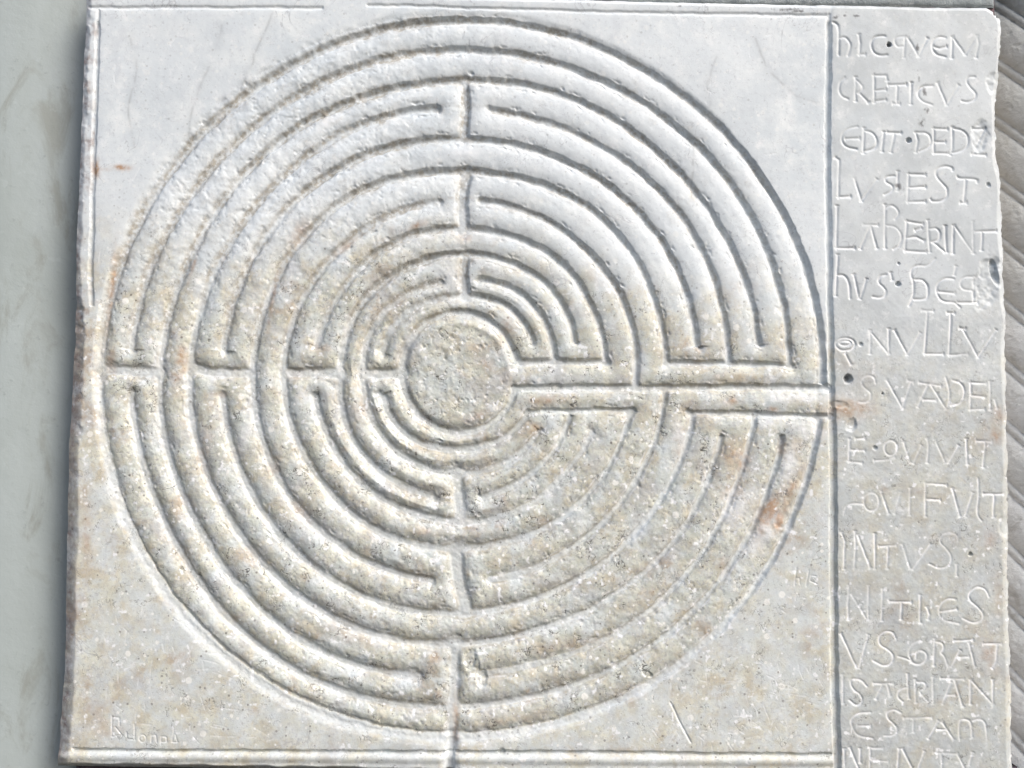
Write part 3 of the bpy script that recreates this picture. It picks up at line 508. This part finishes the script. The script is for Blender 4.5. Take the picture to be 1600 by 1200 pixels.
    nt.links.new(bsum, bp.inputs['Height']); nt.links.new(bp.outputs[0], b.inputs['Normal'])
    return m

def plain_stone(name, c1, c2, c3, scale, stretch=None, rough=0.6, bump=0.4, pits=0.3):
    m, nt, b = new_mat(name)
    co = N(nt, 'ShaderNodeTexCoord').outputs['Object']
    a = tex(nt, co, scale, 5, 0.6, 0.3, stretch); f = tex(nt, co, scale*14, 4, 0.65)
    col = mix(nt, ramp(nt, a, 0.35, 0.65), c1, c2)
    col = mix(nt, math_(nt,'MULTIPLY', ramp(nt, tex(nt, co, scale*3.1, 5, 0.65, 0.8, stretch), 0.52, 0.70), 0.7), col, c3)
    col = mix(nt, math_(nt,'MULTIPLY', ramp(nt, f, 0.60, 0.74), pits), col, tuple(v*0.55 for v in c3))
    col = mix(nt, math_(nt,'MULTIPLY', ramp(nt, tex(nt, co, scale*9, 3, 0.6), 0.62, 0.74), 0.25), col, tuple(min(1, v*1.25) for v in c1))
    nt.links.new(col, b.inputs['Base Color']); b.inputs['Roughness'].default_value = rough
    bp = N(nt, 'ShaderNodeBump'); bp.inputs['Strength'].default_value = bump; bp.inputs['Distance'].default_value = 0.0012
    nt.links.new(f, bp.inputs['Height']); nt.links.new(bp.outputs[0], b.inputs['Normal'])
    return m

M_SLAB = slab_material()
M_COL = plain_stone('smooth_grey_marble', (0.35,0.395,0.40), (0.31,0.35,0.345), (0.24,0.255,0.23), 12, (1,1,0.4), 0.5, 0.25, 0.25)
M_ROPE = plain_stone('weathered_column_marble', (0.74,0.77,0.78), (0.68,0.71,0.71), (0.50,0.51,0.49), 22, None, 0.65, 0.6, 0.5)
M_UP = plain_stone('green_grey_marble', (0.30,0.34,0.35), (0.22,0.25,0.26), (0.46,0.48,0.49), 60, (1,1,2.5), 0.6, 0.8, 0.5)
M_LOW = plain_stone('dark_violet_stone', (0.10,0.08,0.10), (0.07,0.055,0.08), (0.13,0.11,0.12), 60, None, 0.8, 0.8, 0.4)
M_MORTAR = plain_stone('dark_red_mortar', (0.24,0.15,0.16), (0.17,0.11,0.13), (0.28,0.25,0.25), 120, None, 0.9, 1.0, 0.5)
M_WALL = plain_stone('backing_stone', (0.20,0.18,0.16), (0.16,0.15,0.13), (0.10,0.09,0.08), 30, None, 0.9, 0.8, 0.4)

# ---------------------------------------------------------------- mesh makers
def link(name, me, mat, parent=None):
    o = bpy.data.objects.new(name, me); scene.collection.objects.link(o)
    if mat: me.materials.append(mat)
    if parent: o.parent = parent
    return o
def mesh_from(name, verts, quads, attrs=None, normals=None):
    me = bpy.data.meshes.new(name)
    nv, nf = len(verts), len(quads)
    me.vertices.add(nv); me.vertices.foreach_set('co', np.ascontiguousarray(verts, np.float32).ravel())
    me.loops.add(nf*4); me.loops.foreach_set('vertex_index', np.ascontiguousarray(quads, np.int32).ravel())
    me.polygons.add(nf); me.polygons.foreach_set('loop_start', np.arange(0, nf*4, 4, dtype=np.int32))
    me.update(calc_edges=True)
    me.polygons.foreach_set('use_smooth', np.ones(nf, bool))
    for k, v in (attrs or {}).items():
        a = me.attributes.new(k, 'FLOAT', 'POINT'); a.data.foreach_set('value', np.ascontiguousarray(v, np.float32))
    if normals is not None:
        me.normals_split_custom_set_from_vertices([tuple(n) for n in normals.tolist()])
    me.update(); return me

# ---------------------------------------------------------------- the marble slab
STEP = 1.25
nu = int(1470/STEP); nv = int(1222/STEP)
uu, vv = np.meshgrid(np.linspace(0, 1, nu), np.linspace(0, 1, nv))
PX = 120 + uu*1440; PY = vv*1210
for _ in range(3):
    PY = curve(Ts, PX) + vv*(curve(Bs, PX) - curve(Ts, PX))
    PX = curve(Ls, PY) + uu*(curve(Rs, PY) - curve(Ls, PY))
# small ragged waver of the broken outer edges
eL = np.exp(-(PX-curve(Ls, PY))/12); PX = PX + eL*(0.9*noise(PX*0+5, PY, 22, 50) + 0.4*noise(PX*0+5, PY, 5, 51))
eR = np.exp(-(curve(Rs, PY)-PX)/12); PX = PX + eR*(1.5*noise(PX*0+5, PY, 12, 52) + 1.0*noise(PX*0+5, PY, 4, 53))
eT = np.exp(-(PY-curve(Ts, PX))/8); PY = PY + eT*(0.7*noise(PX, PY*0, 20, 54) + 0.4*noise(PX, PY*0, 6, 55))
HGT, REG, EDG, ATT = fields(PX, PY)
GX, GZ = unproject(PX, PY)
kk = 1 + (-EDG*U)/(-C3[1])       # the bevelled rim keeps its measured outline although it lies deeper
GX = C3[0] + (GX - C3[0])*kk; GZ = C3[2] + (GZ - C3[2])*kk
V = np.stack([GX, -HGT*U, GZ], -1)
# shared normals so that the pieces of the slab meet without a seam
du = np.gradient(V, axis=1); dv = np.gradient(V, axis=0)
Nn = np.cross(dv, du); Nn /= np.linalg.norm(Nn, axis=-1, keepdims=True) + 1e-12
Nn[Nn[...,1] > 0] *= -1
ids = np.arange(nu*nv).reshape(nv, nu)
Q = np.stack([ids[:-1,:-1], ids[1:,:-1], ids[1:,1:], ids[:-1,1:]], -1).reshape(-1, 4)
FR = REG[:-1,:-1].ravel()
Vf = V.reshape(-1, 3); Nf = Nn.reshape(-1, 3)
AF = {k: v.ravel() for k, v in ATT.items()}

slab = bpy.data.objects.new('marble_slab', None); scene.collection.objects.link(slab)
slab['label'] = 'pale carved marble slab with a round labyrinth and a column of Latin lettering'
slab['category'] = 'carved slab'; slab['kind'] = 'thing'
slab.location = (0, 0, 0)
def part(name, code, parent, label=None):
    q = Q[np.isin(FR, code)]
    if len(q) == 0: return None
    u_, inv = np.unique(q, return_inverse=True)
    me = mesh_from(name, Vf[u_], inv.reshape(-1, 4), {k: v[u_] for k, v in AF.items()}, Nf[u_])
    o = link(name, me, M_SLAB, parent)
    if label: o['label'] = label
    return o
lab = part('labyrinth_groove', [6], slab, 'carved grooves that draw the round labyrinth')
part('winding_path', [5], lab, 'stained rounded path between the labyrinth grooves')
part('centre_disc', [7], lab, 'rough pitted disc in the middle of the labyrinth')
part('corner_field', [1], slab, 'smooth white corner above and left of the labyrinth')
part('corner_field', [2], slab, 'smooth white corner above and right of the labyrinth')
lf = part('corner_field', [3], slab, 'stained speckled corner below and left of the labyrinth')
rf = part('corner_field', [4], slab, 'scratched grey corner below and right of the labyrinth')
part('scratched_word', [50], rf, 'small scratched word hic beside the lettered panel')
part('scratched_name', [51], lf, 'faint scratched name in the lower left corner')
pan = part('inscription_panel', [8], slab, 'narrow panel of Latin lettering right of the labyrinth')
for i, (w, st) in enumerate(TEXT):
    part('inscription_line', [20+i], pan, 'carved line reading ' + w)
part('upper_border', [9], slab, 'plain white strip above the labyrinth')
part('lower_border', [10], slab, 'pale raised strip under the labyrinth')
part('side_border', [11], slab, 'chipped brown left edge of the slab')
# the slab's body behind the carved face
ring = np.concatenate([ids[0,:], ids[1:,-1], ids[-1,-2::-1], ids[-2:0:-1,0]])
P0 = Vf[ring]; nr = len(ring); TH = 0.16
k_ = 5; lay = []
for j in range(k_+1):
    t = j/k_; q = P0.copy(); q[:,1] = P0[:,1]*(1-t) + TH*t
    q[:,0] += (0 if j == 0 else 1)*0.0006*noise(q[:,2]*2200, q[:,1]*2200, 12, 60); lay.append(q)
Bv = np.concatenate(lay + [lay[-1].mean(0, keepdims=True)])
a_ = np.arange(nr); b_ = (a_+1) % nr
bq = np.concatenate([np.stack([a_+j*nr, b_+j*nr, b_+(j+1)*nr, a_+(j+1)*nr], -1) for j in range(k_)])
cI = len(Bv)-1
bt = np.stack([a_+k_*nr, b_+k_*nr, np.full(nr, cI), np.full(nr, cI)], -1)
me = bpy.data.meshes.new('block_body')
me.from_pydata(Bv.tolist(), [], bq.tolist() + [[int(p),int(q),int(r)] for p,q,r,_ in bt.tolist()])
at = {k: np.zeros(len(Bv)) for k in AF}; at['grime_shade'][:] = 0.75; at['tan'][:] = 0.5
for k, v in at.items(): x_ = me.attributes.new(k, 'FLOAT', 'POINT'); x_.data.foreach_set('value', v.astype(np.float32))
link('block_body', me, M_SLAB, slab)

# ---------------------------------------------------------------- the stones around it
def tag(o, label, cat): o['label'] = label; o['category'] = cat; o['kind'] = 'thing'; return o
def lathe_col(name, cx, cy, prof, z0, z1, nz, na, mat, ang0=0, ang1=2*math.pi):
    th = np.linspace(ang0, ang1, na); zz = np.linspace(z0, z1, nz)
    T_, Z_ = np.meshgrid(th, zz); r_ = prof(T_, Z_)
    v = np.stack([cx + r_*np.cos(T_), cy + r_*np.sin(T_), Z_], -1).reshape(-1, 3)
    i_ = np.arange(nz*na).reshape(nz, na)
    q = np.stack([i_[:-1,:-1], i_[:-1,1:], i_[1:,1:], i_[1:,:-1]], -1).reshape(-1, 4)
    return link(name, mesh_from(name, v, q), mat)
# smooth round shaft on the left
x_axis = unproject(-130, 600)[0]
Rl = 560*U
def prof_l(T_, Z_):
    s_ = T_*Rl/U; z_ = Z_/U
    sc = -3.0*np.exp(-((((s_-560*0.0) - 150)/5)**2 + ((z_ - ZC/U - 40)/26)**2))
    return Rl + U*(sc + 0.9*fbm(s_, z_, 130, 70, 3) + 0.12*fbm(s_, z_, 12, 71, 2))
shaft = lathe_col('round_column', x_axis, Rl + 0.009, prof_l, ZC-0.75, ZC+0.75, 700, 360, M_COL)
tag(shaft, 'smooth grey round column shaft at the left edge of the carved slab', 'column')
# column with spiral mouldings on the right
xr_axis = unproject(1840, 600)[0]; Rr = 330*U
def prof_r(T_, Z_):
    ph = (Z_/U)/101.0 + T_/(2*math.pi)*20.0      # twenty strands
    f_ = ph - np.floor(ph)
    big = np.sqrt(np.clip(1-((f_-0.40)/0.40)**2, 0, 1))*(f_ < 0.80)
    fil = np.sqrt(np.clip(1-((f_-0.90)/0.09)**2, 0, 1))*0.55
    n_ = fbm(T_*Rr/U*1.0, Z_/U, 60, 72, 3)
    return Rr + U*(8*np.maximum(big, fil) - 8 + 1.2*n_ + 0.6*fbm(T_*Rr/U, Z_/U, 14, 73, 3) - 0.5*np.clip(fbm(T_*Rr/U, Z_/U, 7, 74, 2)-0.4, 0, 1)*4)
nt = M_ROPE.node_tree; bs = next(n for n in nt.nodes if n.type == 'BSDF_PRINCIPLED'); src = bs.inputs['Base Color'].links[0].from_socket
cc = N(nt, 'ShaderNodeTexCoord').outputs['Object']; sp_ = N(nt, 'ShaderNodeSeparateXYZ'); nt.links.new(cc, sp_.inputs[0])
dz = math_(nt,'ADD', sp_.outputs[2], math_(nt,'MULTIPLY', tex(nt, cc, 14, 4, 0.6), 0.22))     # darker, greyer tone towards the upper part of the shaft
nt.links.new(mix(nt, ramp(nt, dz, ZC+0.08, ZC+0.26, 0.0, 0.6), src, (0.50,0.50,0.46)), bs.inputs['Base Color'])
rope = lathe_col('spiral_column', xr_axis, Rr + 0.003, prof_r, ZC-0.75, ZC+0.75, 1700, 900, M_ROPE)
tag(rope, 'weathered grey column carved with spiral mouldings beside the lettered edge', 'column')
# stones above and below the slab, mortar joint, backing wall
def slab_box(name, p0, p1, y0, y1, mat, seed, nx=160, nz=40, amp=1.0):
    """a stone with a rough front: p0, p1 are opposite corners as photo positions"""
    xa, za = unproject(p0[0], p0[1]); xb, zb = unproject(p1[0], p1[1])
    g1, g2 = np.meshgrid(np.linspace(0, 1, nx), np.linspace(0, 1, nz))
    X_ = xa + g1*(xb-xa); Z_ = za + g2*(zb-za)
    Y_ = y0 + U*amp*(1.5*fbm(X_/U, Z_/U, 40, seed, 3) + 0.6*fbm(X_/U, Z_/U, 9, seed+1, 2))
    ed = np.minimum(np.minimum(g1, 1-g1)*abs(xb-xa), np.minimum(g2, 1-g2)*abs(zb-za))/U
    Y_ = Y_ + U*4*np.exp(-ed/2.5)
    v = np.stack([X_, Y_, Z_], -1).reshape(-1, 3)
    i_ = np.arange(nx*nz).reshape(nz, nx)
    q = np.stack([i_[:-1,:-1], i_[:-1,1:], i_[1:,1:], i_[1:,:-1]], -1).reshape(-1, 4)
    rg = np.concatenate([i_[0,:], i_[1:,-1], i_[-1,-2::-1], i_[-2:0:-1,0]]); n0 = len(v)
    bk = v[rg].copy(); bk[:,1] = y1; v = np.concatenate([v, bk]); m_ = len(rg)
    a2 = np.arange(m_); b2 = (a2+1) % m_
    q2 = np.stack([rg[a2], rg[b2], n0+b2, n0+a2], -1)
    return link(name, mesh_from(name, v, np.concatenate([q, q2])), mat)
ub = slab_box('upper_block', (175,-160), (1558,8), 0.003, 0.16, M_UP, 80, 700, 90)
tag(ub, 'dark grey green marble block showing as a thin strip above the carved slab', 'stone block')
ub.rotation_euler = (0, 0, 0)
mo = slab_box('mortar_joint', (140,-30), (1562,26), 0.0055, 0.15, M_MORTAR, 84, 700, 30)
tag(mo, 'thin dark red mortar line between the carved slab and the block above', 'mortar')
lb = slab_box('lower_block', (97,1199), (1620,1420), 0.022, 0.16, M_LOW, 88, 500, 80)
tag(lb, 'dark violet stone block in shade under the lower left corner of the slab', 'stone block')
bw = slab_box('backing_wall', (-900,-900), (2500,2100), 0.165, 0.28, M_WALL, 92, 100, 100)
bw['kind'] = 'structure'

scene.render.engine = 'CYCLES'
